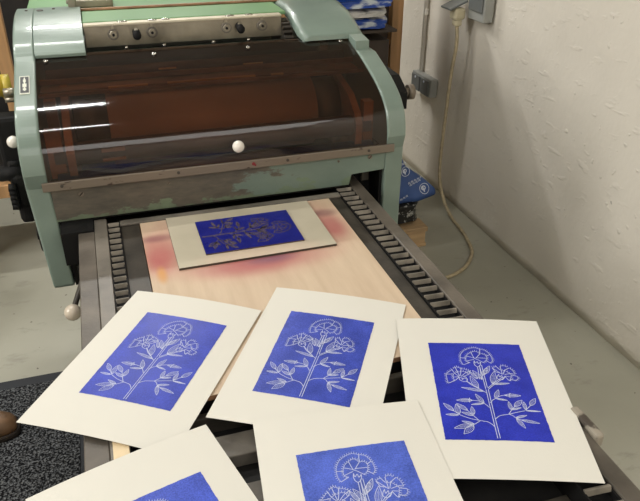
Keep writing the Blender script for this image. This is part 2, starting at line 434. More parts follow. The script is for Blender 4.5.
# badge on the left frame
def on_curve(prof, y):
    for (a, b), (c, d) in zip(prof, prof[1:]):
        if c <= y <= a: 
            t = (a-y)/(a-c); return b+(d-b)*t, Vector((0, a-c, b-d)).normalized()
    return prof[0][1], Vector((0, 1, 0))
z_, t_ = on_curve(fo, 1.95); nrm = Vector((0, -t_.z, t_.y)); cc = Vector((-.2, 1.95, z_))+nrm*.001
def badge():
    def bx(mb, a0, a1, b0, b1, h0, h1, mi):
        r = bmesh.ops.create_cube(mb.bm, size=1)['verts']
        for v in r:
            u = (a0+a1)/2+v.co.x*(a1-a0); w = (b0+b1)/2+v.co.y*(b1-b0); h = (h0+h1)/2+v.co.z*(h1-h0)
            v.co = cc+Vector((1, 0, 0))*u+t_*w+nrm*h
        mb._mark(r, mi)
    mb = MB(); bx(mb, -.0125, .0125, -.042, .042, -.003, .001, 0); bx(mb, -.0108, .0108, -.038, .038, .001, .0016, 1)
    for a, b0, b1 in ((.0018, -.030, .030), (.0042, -.026, -.018), (.0034, .012, .024), (.0050, -.012, .004), (.001, .030, .034)):
        bx(mb, -a, a, b0, b1, .0016, .0022, 0)
    o = mb.build('badge', ['badgewhite', 'badgeblack'], sf); o['label'] = 'small black and white badge'
badge()
# --- hoods
def hood(xa, xb, notch_x, left):
    mb = MB()
    top = spl2(HT, 5)
    prof = [(2.091, 1.108), (2.089, 1.117)]+top
    inner = [(y+.001, z-.006) for y, z in prof]
    poly = prof + [(2.45, 1.10), (2.40, 1.10), (2.40, 1.17)] + [(y+.006, z-.008) for y, z in top[::-1]] + [(2.098, 1.108)]
    mb.prism(poly, 'x', xa, xb)
    o = mb.build('hood', 'teal', P, bevel=.002)
    return o
hl = hood(-.1718, -.034, 0, True)
for sx, yy in ((-.155, 2.38), (-.115, 2.40), (-.195, 2.39)):
    mb = MB(); screw(mb, (sx, yy, 1.188), (0, 0, 1), .011 if sx == -.155 else .005, 0); mb.build('hood_screw', 'darksteel', hl)
# right hood: wide cover with a swooping left edge and a forward-reaching right side
def right_hood():
    mb = MB(); bm = mb.bm
    def lx(y):   # left edge
        ks = [(2.02, .655), (2.07, .625), (2.12, .606), (2.2, .604), (2.32, .606), (2.46, .600)]
        for (a, b), (c, d) in zip(ks, ks[1:]):
            if a <= y <= c: return b+(d-b)*(y-a)/(c-a)
        return ks[0][1] if y < 2.02 else ks[-1][1]
    def zt(y): 
        ks = [(2.02, 1.113), (2.085, 1.121), (2.13, 1.141), (2.22, 1.168), (2.32, 1.181), (2.46, 1.182)]
        for (a, b), (c, d) in zip(ks, ks[1:]):
            if a <= y <= c: return b+(d-b)*(y-a)/(c-a)
        return ks[0][1]
    ys = [2.085, 2.095, 2.105, 2.12, 2.15, 2.18, 2.22, 2.27, 2.32, 2.39, 2.46]
    nu = 16; xr = .812; th = .006
    gr = []
    for y in ys:
        row = []
        for i in range(nu+1):
            x = lx(y)+(xr-lx(y))*i/nu
            d = max(0, 1-(x-lx(y))/.022); z = zt(y)-.018*d*d     # left edge rolls down
            row.append(bm.verts.new((x, y, z)))
        gr.append(row)
    lip = [bm.verts.new((v.co.x, v.co.y-.002, 1.108)) for v in gr[0]]
    for a, b in zip([lip]+gr, gr):
        for i in range(nu):
            f = bm.faces.new((a[i], a[i+1], b[i+1], b[i])); f.smooth = a is not lip
    o = mb.build('hood', 'teal', P); s = o.modifiers.new('Solidify', 'SOLIDIFY'); s.thickness = .005; s.offset = -1
    # the part reaching forward beside the guard
    mb = MB(); pr = [(2.02, 1.080), (2.02, 1.113), (2.0845, 1.1208), (2.0845, 1.08)]
    mb.prism(pr, 'x', .7665, .812); o2 = mb.build('hood_side', 'teal', o, bevel=.0015); mb = MB().box(.8075, .812, 2.085, 2.46, 1.08, 1.122); mb.build('hood_side', 'teal', o)
    for sx, yy in ((.70, 2.42), (.655, 2.43), (.74, 2.41)):
        mb = MB(); screw(mb, (sx, yy, 1.187), (0, 0, 1), .009 if sx == .70 else .005, 0); mb.build('hood_screw', 'darksteel', o)
    return o
right_hood()
# toothed wheel under the right hood's edge
mb = MB(); gc = (2.22, 1.05); gr_ = .105
for xk in (0,):
    mb.cyl((.572, *gc), (.60, *gc), gr_-.012, n=48)
for k in range(34):
    a = 2*PI*k/34; R_ = Matrix.Rotation(a, 3, 'X')
    mb.box(.572, .60, gc[0]-.0045, gc[0]+.0045, gc[1]+gr_-.014, gc[1]+gr_, rot=R_, piv=(.586, *gc))
mb.build('gear_wheel', 'darksteel', P)
# chrome clamp bar with its knobs
mb = MB().box(-.032, .573, 2.185, 2.20, 1.108, 1.172, bev=.002); mb.box(-.032, .573, 2.182, 2.215, 1.168, 1.175, bev=.002, mi=1)
bar = mb.build('clamp_bar', ['chrome', 'flange'], P)
for x, k in ((.051, 0), (.118, 1), (.165, 0), (.393, 0), (.434, 1), (.508, 0)):
    mb = MB()
    if k == 0:
        mb.cyl((x, 2.186, 1.144), (x, 2.176, 1.144), .0165, mi=2); mb.cyl((x, 2.177, 1.144), (x, 2.171, 1.144), .0125, .010, mi=0); mb.cyl((x, 2.172, 1.144), (x, 2.168, 1.144), .004, mi=1)
        mb.box(x-.005, x+.005, 2.178, 2.186, 1.152, 1.171, mi=0, bev=.001)
    else:
        mb.cyl((x, 2.186, 1.146), (x, 2.150, 1.142), .0115, .0125, mi=1); mb.ball((x, 2.150, 1.142), .0125, mi=1, sc=(1, .5, 1)); mb.cyl((x, 2.172, 1.152), (x, 2.168, 1.158), .006, mi=0)
    mb.build('clamp_knob', ['chrome', 'black', 'bedsteel'], bar)
for x in (.072, .16, .20, .40, .46):
    mb = MB().ball((x+.01, 2.198, 1.1755), .011, sc=(1.3, .6, .35)); mb.build('clip', 'bright', bar)
for x in (.084, .197, .348, .459):
    mb = MB().cyl((x, 2.165, 1.094), (x, 2.165, 1.103), .009, mi=1); mb.cyl((x, 2.165, 1.103), (x, 2.165, 1.110), .005, n=6, mi=0); mb.build('bolt', ['bright', 'black'], P)
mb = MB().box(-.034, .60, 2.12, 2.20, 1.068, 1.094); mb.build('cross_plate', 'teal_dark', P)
mb = MB().box(-.034, .61, 2.10, 2.125, 1.085, 1.108, bev=.002); mb.build('guard_rail', 'darksteel', P)
# green covers behind
mb = MB().box(-.033, .598, 2.225, 2.403, 1.165, 1.176, bev=.003); mb.build('top_cover', 'green', P)
mb = MB().box(-.20, .72, 2.412, 2.64, 1.168, 1.181, bev=.003); mb.build('rear_cover', 'green', P)
mb = MB().box(-.20, .72, 2.403, 2.414, 1.176, 1.184, bev=.002); mb.build('cover_seam', 'innersteel', P)
mb = MB().box(-.05, .07, 2.43, 2.50, 1.181, 1.205, bev=.004); mb.box(-.07, -.045, 2.425, 2.45, 1.181, 1.23, bev=.003); mb.cyl((-.075, 2.44, 1.20), (-.03, 2.44, 1.20), .006)
mb.build('catch_bracket', 'chrome', P)
# main body under covers
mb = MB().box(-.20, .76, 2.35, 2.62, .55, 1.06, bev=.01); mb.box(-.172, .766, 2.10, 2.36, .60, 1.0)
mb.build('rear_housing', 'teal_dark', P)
mb = MB().box(.05, .62, 1.55, 2.5, 0, .60, bev=.01); mb.build('pedestal', 'black', P)
mb = MB().box(.22, .42, .55, .75, 0, .64, bev=.01); mb.build('front_pedestal', 'black', P)
# apron and zinc strip
mb = MB().prism([(-.171, .758), (.655, .758), (.662, .79), (.766, .795), (.766, .872), (-.171, .872)], 'y', 1.7455, 1.757); apron = mb.build('apron', 'apron', P, bevel=.002)
mb = MB().box(-.171, .66, 1.748, 1.80, .7535, .7585); mb.build('apron_lip', 'black', apron)
for x, z in ((-.098, .832), (.718, .84), (.62, .838), (.13, .834)):
    mb = MB(); screw(mb, (x, 1.745, z), (0, -1, 0), .0075 if abs(x-.3) > .35 else .004, 0, 1); mb.build('apron_screw', ['bar', 'black'], apron)
mb = MB().box(-.188, .789, 1.731, 1.738, .853, .877, bev=.0015); strip = mb.build('clamp_strip', 'bar', P)
for x in (-.14, .158, .463, .708):
    mb = MB(); screw(mb, (x, 1.7305, .866), (0, -1, 0), .0045, 0); mb.build('strip_screw', 'darksteel', strip)
mb = MB().cyl((.365, 1.731, .8665), (.365, 1.7304, .8665), .005, n=9); mb.cyl((.37, 1.731, .862), (.37, 1.7303, .862), .003, n=7); mb.build('ink_spot', 'red', strip)
# inner works seen through the guard
mb = MB().cyl((.0, 1.985, .925), (.60, 1.985, .925), .108, n=64); mb.build('impression_cylinder', 'paperpack', P)
mb = MB().cyl((-.09, 1.985, .925), (-.001, 1.985, .925), .085, n=48); mb.build('cylinder_journal', 'darksteel', P); mb = MB().cyl((.601, 1.985, .925), (.68, 1.985, .925), .092, n=48); mb.build('cylinder_journal', 'darksteel', P)
mb = MB().cyl((-.15, 1.825, .915), (.74, 1.825, .915), .030, n=32); mb.build('ink_roller', 'rubber', P)
mb = MB().cyl((-.15, 1.80, .845), (.74, 1.80, .845), .028, n=32); mb.build('ink_roller', 'blueroll', P)
mb = MB().cyl((-.15, 2.065, 1.062), (.74, 2.065, 1.062), .018, n=24); mb.build('ink_roller', 'rubber', P)
mb = MB().box(.012, .12, 1.952, 1.962, 1.046, 1.050); mb.box(.175, .43, 1.952, 1.962, 1.046, 1.050); mb.box(.478, .515, 1.952, 1.962, 1.046, 1.050); mb.box(.16, .21, 2.02, 2.028, 1.07, 1.073); mb.box(.41, .47, 2.02, 2.028, 1.066, 1.069)
mb.build('brass_rule', 'gold', P)
mb = MB().box(-.172, .766, 2.04, 2.052, 1.045, 1.058); mb.box(-.172, .766, 1.945, 1.955, 1.036, 1.044); mb.build('tie_bar', 'innersteel', P)
mb = MB().box(-.17, .764, 1.985, 2.10, 1.034, 1.040); mb.build('inner_tray', 'ductbrown', P)
mb = MB().prism([(1.79, .80), (1.78, .93), (1.80, .96), (1.86, 1.00), (2.05, 1.045), (2.05, .80)], 'x', -.118, -.098); mb.build('bearing_plate', 'innersteel', P); mb = MB().prism([(1.79, .80), (1.78, .93), (1.80, .96), (1.86, 1.00), (2.05, 1.045), (2.05, .80)], 'x', .685, .705)
mb.build('bearing_plate', 'innersteel', P)
for a in ((-.165, -.125, 1.80, 1.83, .83, .99), (-.16, -.13, 1.92, 1.95, .9, 1.033), (.715, .745, 1.80, 1.83, .83, .99), (-.03, .03, 1.77, 1.775, .93, .94), (-.03, .03, 1.77, 1.775, .905, .912)):
    MB().box(*a).build('roller_bracket', 'innersteel', P)
mb = MB().prism([(-.171, .86), (-.150, .86), (-.145, .55), (-.157, .55)], 'y', 1.76, 1.90); mb.box(.757, .7655, 1.76, 2.30, .56, .86); mb.box(-.171, .766, 1.90, 1.93, .60, .80); mb.build('inner_plate', 'black', P)  # black covers both dark paint and the shadow inside the frame
mb = MB().box(-.163, -.08, 1.68, 1.76, .66, .7535); mb.build('dark_recess_block', 'black', P); mb = MB().box(.70, .757, 1.84, 1.9, .66, .79); mb.build('dark_recess_block', 'black', P)  # black blocks standing in for the shaded recesses beside the rails
mb = MB().box(.715, .74, 1.80, 1.815, .74, .775, bev=.003); mb.build('latch_plate', 'darksteel', P)

# left side: ball lever, hand wheel, yellow collar, black bracket
mb = MB().cyl((-.25, 2.06, 1.045), (-.40, 2.04, 1.05), .027, mi=0); mb.cyl((-.25, 2.06, 1.045), (-.27, 2.055, 1.046), .034, mi=0)
mb.build('yellow_collar', ['yellow'], P)['label'] = 'yellow collar'
mb = MB().cyl((-.225, 2.0, 1.045), (-.262, 2.0, 1.045), .011); mb.cyl((-.225, 2.0, 1.025), (-.262, 2.0, 1.025), .008); mb.build('shaft', 'chrome', P)
mb = MB().tube([(-.228, 1.99, .86), (-.245, 1.96, .90), (-.252, 1.915, .932)], .006, mi=1); mb.ball((-.253, 1.90, .938), .0165); mb.build('ball_lever', ['white', 'black'], P)['label'] = 'white ball on a black lever'
mb = MB()
mb.box(-.30, -.232, 1.95, 2.02, .80, .99, bev=.012); mb.box(-.29, -.235, 1.93, 2.0, .72, .84, bev=.02); mb.box(-.285, -.24, 1.935, 1.98, .675, .76, bev=.014)
mb.cyl((-.235, 1.955, .83), (-.315, 1.955, .83), .022); mb.cyl((-.24, 1.94, .86), (-.28, 1.92, .87), .008)
for k in range(5): mb.cyl((-.275, 1.925, .74+.014*k), (-.295, 1.925, .742+.014*k), .012, n=12)
mb.build('side_bracket', 'black', P)
mb = MB().cyl((-.228, 2.02, .60), (-.252, 2.02, .60), .058, n=40); mb.cyl((-.252, 2.02, .60), (-.26, 2.02, .60), .02); mb.build('hand_wheel', 'black', P)
# right side: dark arm and spindle knob
mb = MB().prism([(1.90, .92), (1.90, .975), (1.97, 1.012), (2.08, 1.014), (2.08, .92)], 'x', .825, .90); mb.build('side_arm', 'black', P, bevel=.004)
mb = MB().cyl((.90, 1.93, .965), (.915, 1.93, .965), .014); mb.cyl((.912, 1.93, .965), (.93, 1.93, .965), .023, .024); mb.ball((.93, 1.93, .965), .023, sc=(.2, 1, 1)); mb.build('spindle_knob', 'bar', P)

# --- bed
yB0, yB1 = .30, 1.745
mb = MB().box(-.119, .70, yB0, 1.9, .63, .70); mb.build('bed_pan', 'pan', P)
mb = MB().box(-.119, -.0785, yB0, 1.679, .70, .750, bev=.002); o = mb.build('bed_rail', 'railsteel', P)
mb = MB().box(-.078, -.046, yB0, 1.744, .70, .7515, bev=.0015); o = mb.build('bed_runner', 'bedsteel', P)
mb = MB().box(.663, .699, yB0, 1.86, .70, .7505, bev=.003); mb.box(.699, .703, yB0, 1.86, .68, .744); mb.build('bed_rail', 'railsteel', P)
mb = MB().box(-.012, .038, .96, 1.744, .70, .742, bev=.002); mb.build('bed_plate', 'darksteel', P); mb = MB().box(.572, .613, .96, 1.744, .70, .742, bev=.002); mb.build('bed_plate', 'darksteel', P)
mb = MB().box(.038, .572, .962, 1.744, .70, .7385); mb.build('bed_plate', 'pan', P)
mb = MB().box(-.012, .613, 1.70, 1.725, .7425, .7495, bev=.002); mb.build('head_bar', 'bedsteel', P)
def rack(xa, xb, y0, y1, flip):
    mb = MB(); mb.box(xa, xb, y0, y1, .70, .733, mi=1)
    mb.box(xa, xa+.003, y0, y1, .733, .747, mi=1); mb.box(xb-.003, xb, y0, y1, .733, .747, mi=1)
    n = int((y1-y0)/.0318)
    for k in range(n):
        y = y0+.012+k*.0318
        R_ = Matrix.Rotation(math.radians(-20), 3, 'X') @ Matrix.Rotation(math.radians(5*flip), 3, 'Z')
        mb.box(xa+.002, xb-.002, y-.0032, y+.0032, .741, .7515, mi=0, bev=.0006, rot=R_)
    return mb.build('gear_rack', ['teeth', 'black'], P)
rack(-.0455, -.0125, yB0, 1.744, 1); rack(.6135, .6625, yB0, 1.80, -1)
for y0, y1, z1, k in ((.915, .93, .738, 'darksteel'), (.823, .876, .728, 'bedsteel'), (.70, .765, .724, 'bedsteel'), (.56, .60, .71, 'darksteel')):
    mb = MB().box(-.012, .613, y0, y1, .70, z1, bev=.002) if y0 != .823 and y0 != .70 else MB().box(-.012, .30, y0, y1, .70, z1, bev=.002)
    mb.build('cross_bar', k, P)
mb = MB().box(-.073, -.047, .80, .925, .7515, .7535, bev=.0006); mb.build('furniture_strip', 'brasswood', P)['label'] = 'wooden strip pale with leaked light'  # wood colour brightened to hold the light leaking through the gap
# ball lever under the left edge of the bed
mb = MB().tube([(-.118, 1.62, .665), (-.132, 1.56, .655), (-.148, 1.505, .64)], .007, mi=1); mb.ball((-.153, 1.493, .632), .0205); mb.build('ball_handle', ['cream', 'darksteel'], P)['label'] = 'cream ball handle'
mb = MB().prism([(.665, .752), (.70, .752), (.708, .7505), (.708, .7505)][:3], 'y', .66, .66) if False else MB().box(.699, .717, .652, .728, .732, .760, bev=.005); mb.build('stop_block', 'chip', P)['label'] = 'chipped white stop block'

# ------------------------------------------------------------------ plywood, mount board, lino plate
mb = MB().box(.0385, .5715, .958, 1.69, .7388, .7495, mi=1); mb.box(.0385, .5715, .958, 1.69, .7495, .7505, mi=0)
o = mb.build('plywood_board', ['ply', 'plyedge'], None, loc=(.305, 1.32, .7388)); tag(o, 'pale plywood board stained pink and orange lying in the press bed', 'board')
q = [(.107, 1.688), (.503, 1.681), (.503, 1.417), (.107, 1.413)]
mb = MB().prism(q, 'z', .7506, .7566, mi=0)
for f in mb.bm.faces:
    if abs(f.normal.z) < .5 : f.material_index = 1
o = mb.build('mount_board', ['board', 'boardedge'], None, loc=(.305, 1.55, .7506)); tag(o, 'thick grey mount board on the stained plywood, carrying the inked block', 'mount board')

LINE=[[(-0.0004,-0.006),(-0.0019,-0.0697),(-0.0029,-0.1272)],[(0.0039,-0.0058),(0.0022,-0.0696),(0.0014,-0.1271)],[(-0.0006,0.0625),(-0.0003,0.0307),(-0.0005,-0.0044)],[(0.0038,0.0639),(0.0034,0.0308),(0.0031,-0.0001)],[(-0.033,0.0174),(-0.0185,0.002),(-0.0016,-0.0146)],[(-0.0325,0.0166),(-0.0247,0.0057),(-0.0167,-0.0009)],[(0.036,0.0291),(0.0202,0.0147),(0.0037,-0.0018)],[(0.0382,0.0268),(0.0208,0.0117),(0.0043,-0.0052)],[(-0.0336,-0.0291),(-0.0357,-0.0357),(-0.0354,-0.0414)],[(-0.035,-0.0349),(-0.0513,-0.0354)],[(-0.0294,-0.0355),(-0.0191,-0.0372),(-0.0104,-0.0426),(-0.0027,-0.0535)],[(0.0012,-0.0411),(0.0061,-0.0344),(0.0119,-0.0298),(0.0219,-0.0228),(0.0308,-0.0197)],[(0.0414,-0.0142),(0.0387,-0.02),(0.0389,-0.0262)],[(0.0391,-0.02),(0.0534,-0.0206)],[(-0.0028,-0.0995),(-0.0111,-0.0899),(-0.0243,-0.0863),(-0.0394,-0.0822),(-0.0514,-0.0765),(-0.0582,-0.0721)],[(-0.0664,-0.0635),(-0.0582,-0.0721)],[(-0.0423,-0.062),(-0.0344,-0.0742),(-0.027,-0.0856)],[(-0.0406,-0.0963),(-0.0358,-0.0951),(-0.0243,-0.0863)],[(0.0023,-0.0815),(0.0115,-0.0734),(0.0275,-0.0689),(0.044,-0.0633),(0.0583,-0.0588)],[(0.0275,-0.0689),(0.0348,-0.0585),(0.0419,-0.0494)],[(0.0596,-0.0578),(0.071,-0.0447)],[(0.0275,-0.0689),(0.0339,-0.0722),(0.0378,-0.0773),(0.0486,-0.0833)],[(-0.0068,0.0834),(-0.0104,0.101)],[(-0.0039,0.0839),(0.0067,0.0979)],[(-0.0026,0.0853),(0.0169,0.0845)],[(-0.0061,0.0839),(-0.0199,0.0898)],[(-0.0077,0.0805),(-0.0231,0.0746)],[(-0.001,0.0797),(0.0082,0.0713)],[(-0.0307,0.0632),(-0.0169,0.0704)],[(-0.0332,0.085),(-0.0223,0.0832)],[(0.0063,0.0985),(0.009,0.1123)],[(0.017,0.0912),(0.0257,0.0959)],[(0.0217,0.0711),(0.0147,0.0774)],[(-0.0068,0.0834),(-0.001,0.0797)],[(-0.0078,0.0765),(-0.0097,0.0688),(-0.0084,0.0616),(-0.0049,0.0581),(-0.0006,0.0604),(0.0024,0.0661),(0.0035,0.0724)],[(-0.008,0.0759),(-0.0071,0.0694),(-0.0027,0.0737),(-0.0013,0.0674),(0.0034,0.0724)],[(-0.0049,0.0581),(-0.0056,0.0431),(-0.0075,0.0219)],[(-0.0007,0.0588),(-0.0018,0.0422),(-0.0034,0.021)],[(0.0382,0.0376),(0.0381,0.0552),(0.0385,0.0612)],[(0.0399,0.0381),(0.0454,0.0498),(0.0553,0.0574)],[(0.042,0.0376),(0.0542,0.0404),(0.0621,0.039)],[(0.0419,0.0331),(0.053,0.0306)],[(0.0416,0.0323),(0.0478,0.0201),(0.0522,0.0241)],[(0.0377,0.0382),(0.0224,0.0559)],[(0.0307,0.0606),(0.0363,0.05)],[(0.0268,0.0438),(0.0224,0.0559)],[(0.0551,0.0365),(0.066,0.0332)],[(0.0316,0.0381),(0.0273,0.0318),(0.0261,0.0258),(0.0299,0.022),(0.0364,0.0236),(0.0417,0.0313)],[(0.0313,0.0373),(0.0312,0.0301),(0.0363,0.0343),(0.0364,0.028),(0.0413,0.0314)],[(-0.044,0.0289),(-0.051,0.0387),(-0.0544,0.0488)],[(-0.0429,0.0304),(-0.0451,0.0418),(-0.047,0.055)],[(-0.042,0.0304),(-0.0386,0.0421),(-0.0371,0.0525)],[(-0.0404,0.029),(-0.0306,0.0395),(-0.0214,0.0449)],[(-0.0442,0.0274),(-0.0538,0.0171),(-0.067,0.0097)],[(-0.0441,0.0283),(-0.0556,0.027)],[(-0.0658,0.0352),(-0.0529,0.0357)],[(-0.0214,0.0449),(-0.0257,0.0354),(-0.0368,0.0286)],[(-0.0442,0.0274),(-0.0443,0.0203),(-0.0403,0.0163),(-0.0351,0.0145),(-0.0313,0.0158),(-0.0298,0.0223),(-0.0323,0.0279),(-0.0365,0.0306)],[(-0.0435,0.026),(-0.0391,0.0248),(-0.0392,0.0205),(-0.0345,0.025),(-0.0306,0.0209)]]
LEAF=[[(-0.0018,0.0216),(-0.0161,0.0473),0.2],[(0.004,0.0366),(0.0186,0.0616),0.22],[(-0.0138,-0.0042),(-0.0233,0.031),0.2],[(-0.0048,-0.0113),(-0.0444,-0.0012),0.1],[(0.0144,0.0103),(0.0245,0.0459),0.2],[(0.0153,0.0092),(0.0463,0.0127),0.1],[(-0.0294,-0.0355),(-0.0581,-0.0356),0.2],[(-0.0104,-0.0426),(-0.0219,-0.0186),0.2],[(-0.0104,-0.0426),(-0.034,-0.0469),0.12],[(0.0119,-0.0298),(0.0221,-0.0057),0.2],[(0.013,-0.0298),(0.0329,-0.0336),0.12],[(0.0299,-0.0203),(0.0596,-0.0204),0.18],[(-0.0585,-0.0713),(-0.0607,-0.0461),0.24],[(-0.0664,-0.0635),(-0.0824,-0.0439),0.22],[(-0.0593,-0.0732),(-0.0818,-0.072),0.15],[(-0.0423,-0.062),(-0.0592,-0.0441),0.22],[(-0.0337,-0.072),(-0.0337,-0.0516),0.24],[(-0.0344,-0.0742),(-0.0536,-0.0658),0.2],[(-0.0358,-0.0951),(-0.0567,-0.0879),0.16],[(-0.0406,-0.0963),(-0.072,-0.1053),0.2],[(-0.0378,-0.0983),(-0.0577,-0.1187),0.28],[(0.0348,-0.0585),(0.0338,-0.0367),0.2],[(0.0419,-0.0494),(0.059,-0.0316),0.25],[(0.035,-0.0576),(0.0532,-0.0515),0.14],[(0.0598,-0.0569),(0.0605,-0.0359),0.2],[(0.0703,-0.0456),(0.084,-0.0259),0.25],[(0.0594,-0.0587),(0.0856,-0.0595),0.08],[(0.0378,-0.0773),(0.0587,-0.0704),0.15],[(0.0458,-0.0822),(0.0764,-0.0891),0.13],[(0.0385,-0.0787),(0.0492,-0.1022),0.18],[(0.0003,0.033),(0.0127,0.0558),0.2],[(-0.0108,0.0227),(-0.0212,0.0433),0.2]]
FR=[[(-0.0307,0.0632),(-0.0338,0.0742),(-0.0334,0.0857),(-0.0302,0.0969),(-0.0228,0.1074),(-0.0126,0.1138),(-0.0012,0.1168),(0.0086,0.1129),(0.0185,0.1089),(0.0254,0.0967),(0.0275,0.0853),(0.0266,0.0759),(0.0214,0.07)],[(-0.0169,0.0704),(-0.0231,0.0746),(-0.0229,0.0834),(-0.0187,0.0943),(-0.0102,0.1017),(-0.0006,0.1054),(0.0063,0.0985),(0.0152,0.0965),(0.0181,0.0874),(0.0147,0.0774),(0.0082,0.0713)],[(0.0224,0.0559),(0.0307,0.0606)],[(0.0385,0.0612),(0.0431,0.0632),(0.0476,0.063),(0.051,0.0595)],[(0.0553,0.0574),(0.0599,0.05),(0.0621,0.039)],[(0.066,0.0332),(0.0648,0.0271),(0.0596,0.022),(0.0522,0.0241)],[(0.0268,0.0438),(0.0296,0.0431),(0.0349,0.041)],[(0.038,0.0505),(0.042,0.0487),(0.0461,0.0497)],[(0.0469,0.0476),(0.0506,0.0431),(0.0539,0.0396),(0.0545,0.0348)],[(0.0535,0.0341),(0.0524,0.0289),(0.0478,0.0201)],[(-0.067,0.0097),(-0.0673,0.0222),(-0.0674,0.0351)],[(-0.0674,0.0351),(-0.0607,0.0426),(-0.0544,0.0488)],[(-0.0521,0.0518),(-0.045,0.0566),(-0.0371,0.0525)],[(-0.0373,0.051),(-0.0299,0.0504),(-0.0214,0.0449)],[(-0.0538,0.0171),(-0.0556,0.027),(-0.0527,0.0372)],[(-0.0512,0.0372),(-0.0451,0.0418),(-0.0395,0.0421)],[(-0.0365,0.0437),(-0.0302,0.0425),(-0.0257,0.0354)]]


BW, BH = .1807, .2631
def ribbons(bm, pts, w, place, mi, closed=False):
    """a flat line of width w through uv points"""
    n = len(pts); L_, R_ = [], []
    for i, (u, v) in enumerate(pts):
        a = pts[max(i-1, 0)]; b = pts[min(i+1, n-1)]
        d = Vector((b[0]-a[0], b[1]-a[1]));
        if d.length < 1e-7: d = Vector((1, 0))
        d.normalize(); nx, ny = -d.y*w/2, d.x*w/2
        L_.append(bm.verts.new(place(u+nx, v+ny))); R_.append(bm.verts.new(place(u-nx, v-ny)))
    for i in range(n-1):
        f = bm.faces.new((L_[i], R_[i], R_[i+1], L_[i+1])); f.material_index = mi
FC = [(-0.0043, 0.0792), (0.0382, 0.0376), (-0.0394, 0.0291)]
def art(bm, place, mi, w=.0010):
    for p in LINE:
        q = spl2(p, 6) if len(p) > 2 else [tuple(Vector(p[0]).lerp(Vector(p[1]), t/4)) for t in range(5)]
        ribbons(bm, q, w*1.15, place, mi)
    for b, t, k in LEAF:
        b, t, k = Vector(b), Vector(t), k*.66; d = t-b; nn = Vector((-d.y, d.x))
        def arc(s): return [tuple(b+d*x+nn*(s*k*math.sin(PI*x**.85)*1.1)) for x in [i/10 for i in range(11)]]
        for s in (1, -1): ribbons(bm, arc(s), w*.95, place, mi)
        for s, e in ((.0, .82), (.5, .7), (-.5, .7)):
            q = [tuple(b+d*x*e+nn*(s*k*math.sin(PI*(x*e)**.85))) for x in [i/6 for i in range(7)]]
            ribbons(bm, q, w*.5, place, mi)
    rnd = random.Random(8)
    for fi, p in enumerate(FR):
        fc = Vector(FC[0 if fi < 2 else 1 if fi < 10 else 2])
        q = [Vector((a, b_)) for a, b_ in (spl2(p, 8) if len(p) > 2 else p)]
        # resample evenly, then saw-tooth it like the cut petal edges
        seg = [(q[i+1]-q[i]).length for i in range(len(q)-1)]; T_ = sum(seg); st = .0019; out = []
        n = max(3, int(T_/st)); ctr = sum(q, Vector((0, 0)))/len(q)
        acc = 0; j = 0; s_ = 0
        for i in range(n+1):
            dd = T_*i/n
            while j < len(seg)-1 and s_+seg[j] < dd: s_ += seg[j]; j += 1
            t = (dd-s_)/seg[j] if seg[j] else 0; pt = q[j].lerp(q[j+1], min(1, t)); dr = (q[j+1]-q[j]).normalized(); nn = Vector((-dr.y, dr.x))
            if nn.dot(pt-Vector((pt.x*.5, 0)))<0 and False: nn = -nn
            sgn = 1 if i % 2 else -1
            out.append(tuple(pt+nn*sgn*.0007+dr*rnd.uniform(-.0002, .0002)))
            if i % 2:
                od = (pt-fc).normalized(); e = pt+od*rnd.uniform(.0030, .0044)
                ribbons(bm, [tuple(pt), tuple(pt.lerp(e, .5)), tuple(e)], w*.8, place, mi)
        ribbons(bm, out, w*.95, place, mi)

# lino block: inked blue, flower lying on its side (top of the stem end to the left)
def lino():
    mb = MB(); c = Vector((.304, 1.545)); hx, hy = .1255, .0895
    mb.box(c.x-hx, c.x+hx, c.y-hy, c.y+hy, .7567, .7600, mi=1)
    mb.box(c.x-hx, c.x+hx, c.y-hy, c.y+hy, .7600, .7604, mi=0)
    o = mb.build('lino_block', ['plateink', 'linoedge'], None, loc=(c.x, c.y, .7567)); tag(o, 'blue inked lino printing block lying on the grey mount board', 'printing block')
    m2 = MB(); k = (2*hy)/BW
    # mirrored image, turned so that the flower heads point right
    art(m2.bm, lambda u, v: (c.x+v*2*hx/BH, c.y+u*k, .7606), 0, w=.0022)
    m2.build('carved_flower', 'lino', o)['label'] = 'carved flower lines in dull brown'
lino()

# ------------------------------------------------------------------ the prints
PW, PH, ARC = .2943, .4302, .007
SH = {'A': [0.0122, 1.0881, -0.5736, 0.0078, 0.0083, 0.754, 0.0051], 'B': [0.322, 1.0099, -0.5463, 0.0016, -0.0029, 0.753, 0.0039], 'C': [0.5831, 0.819, -0.3393, 0.001, -0.0014, 0.757, 0.003], 'D': [0.278, 0.6289, -0.1238, 0.0036, -0.0083, 0.76, 0.0041], 'E': [-0.006, 0.6331, 0.258, 0.0055, -0.0105, 0.759, 0.0058]}
order = ['A', 'B', 'C', 'E', 'D']
def own(n, x, y):
    cx, cy, th, ox, oy, zb, arc = SH[n]; c, s = math.cos(th), math.sin(th)
    dx, dy = x-cx, y-cy; u = c*dx+s*dy; v = -s*dx+c*dy
    return u, v, zb+arc*(1-(2*u/PW)**2)
CACHE = {}
def sheet_z(n, x, y):
    u, v, z = own(n, x, y)
    for m in order[:order.index(n)]:
        uu, vv, _ = own(m, x, y); mar = .012
        du = max(0, abs(uu)-PW/2); dv = max(0, abs(vv)-PH/2); d = math.hypot(du, dv)
        if d < mar:
            zz = sheet_z(m, x, y)+.0013
            zz -= (d/mar)**2*.004
            z = max(z, zz)
    return z
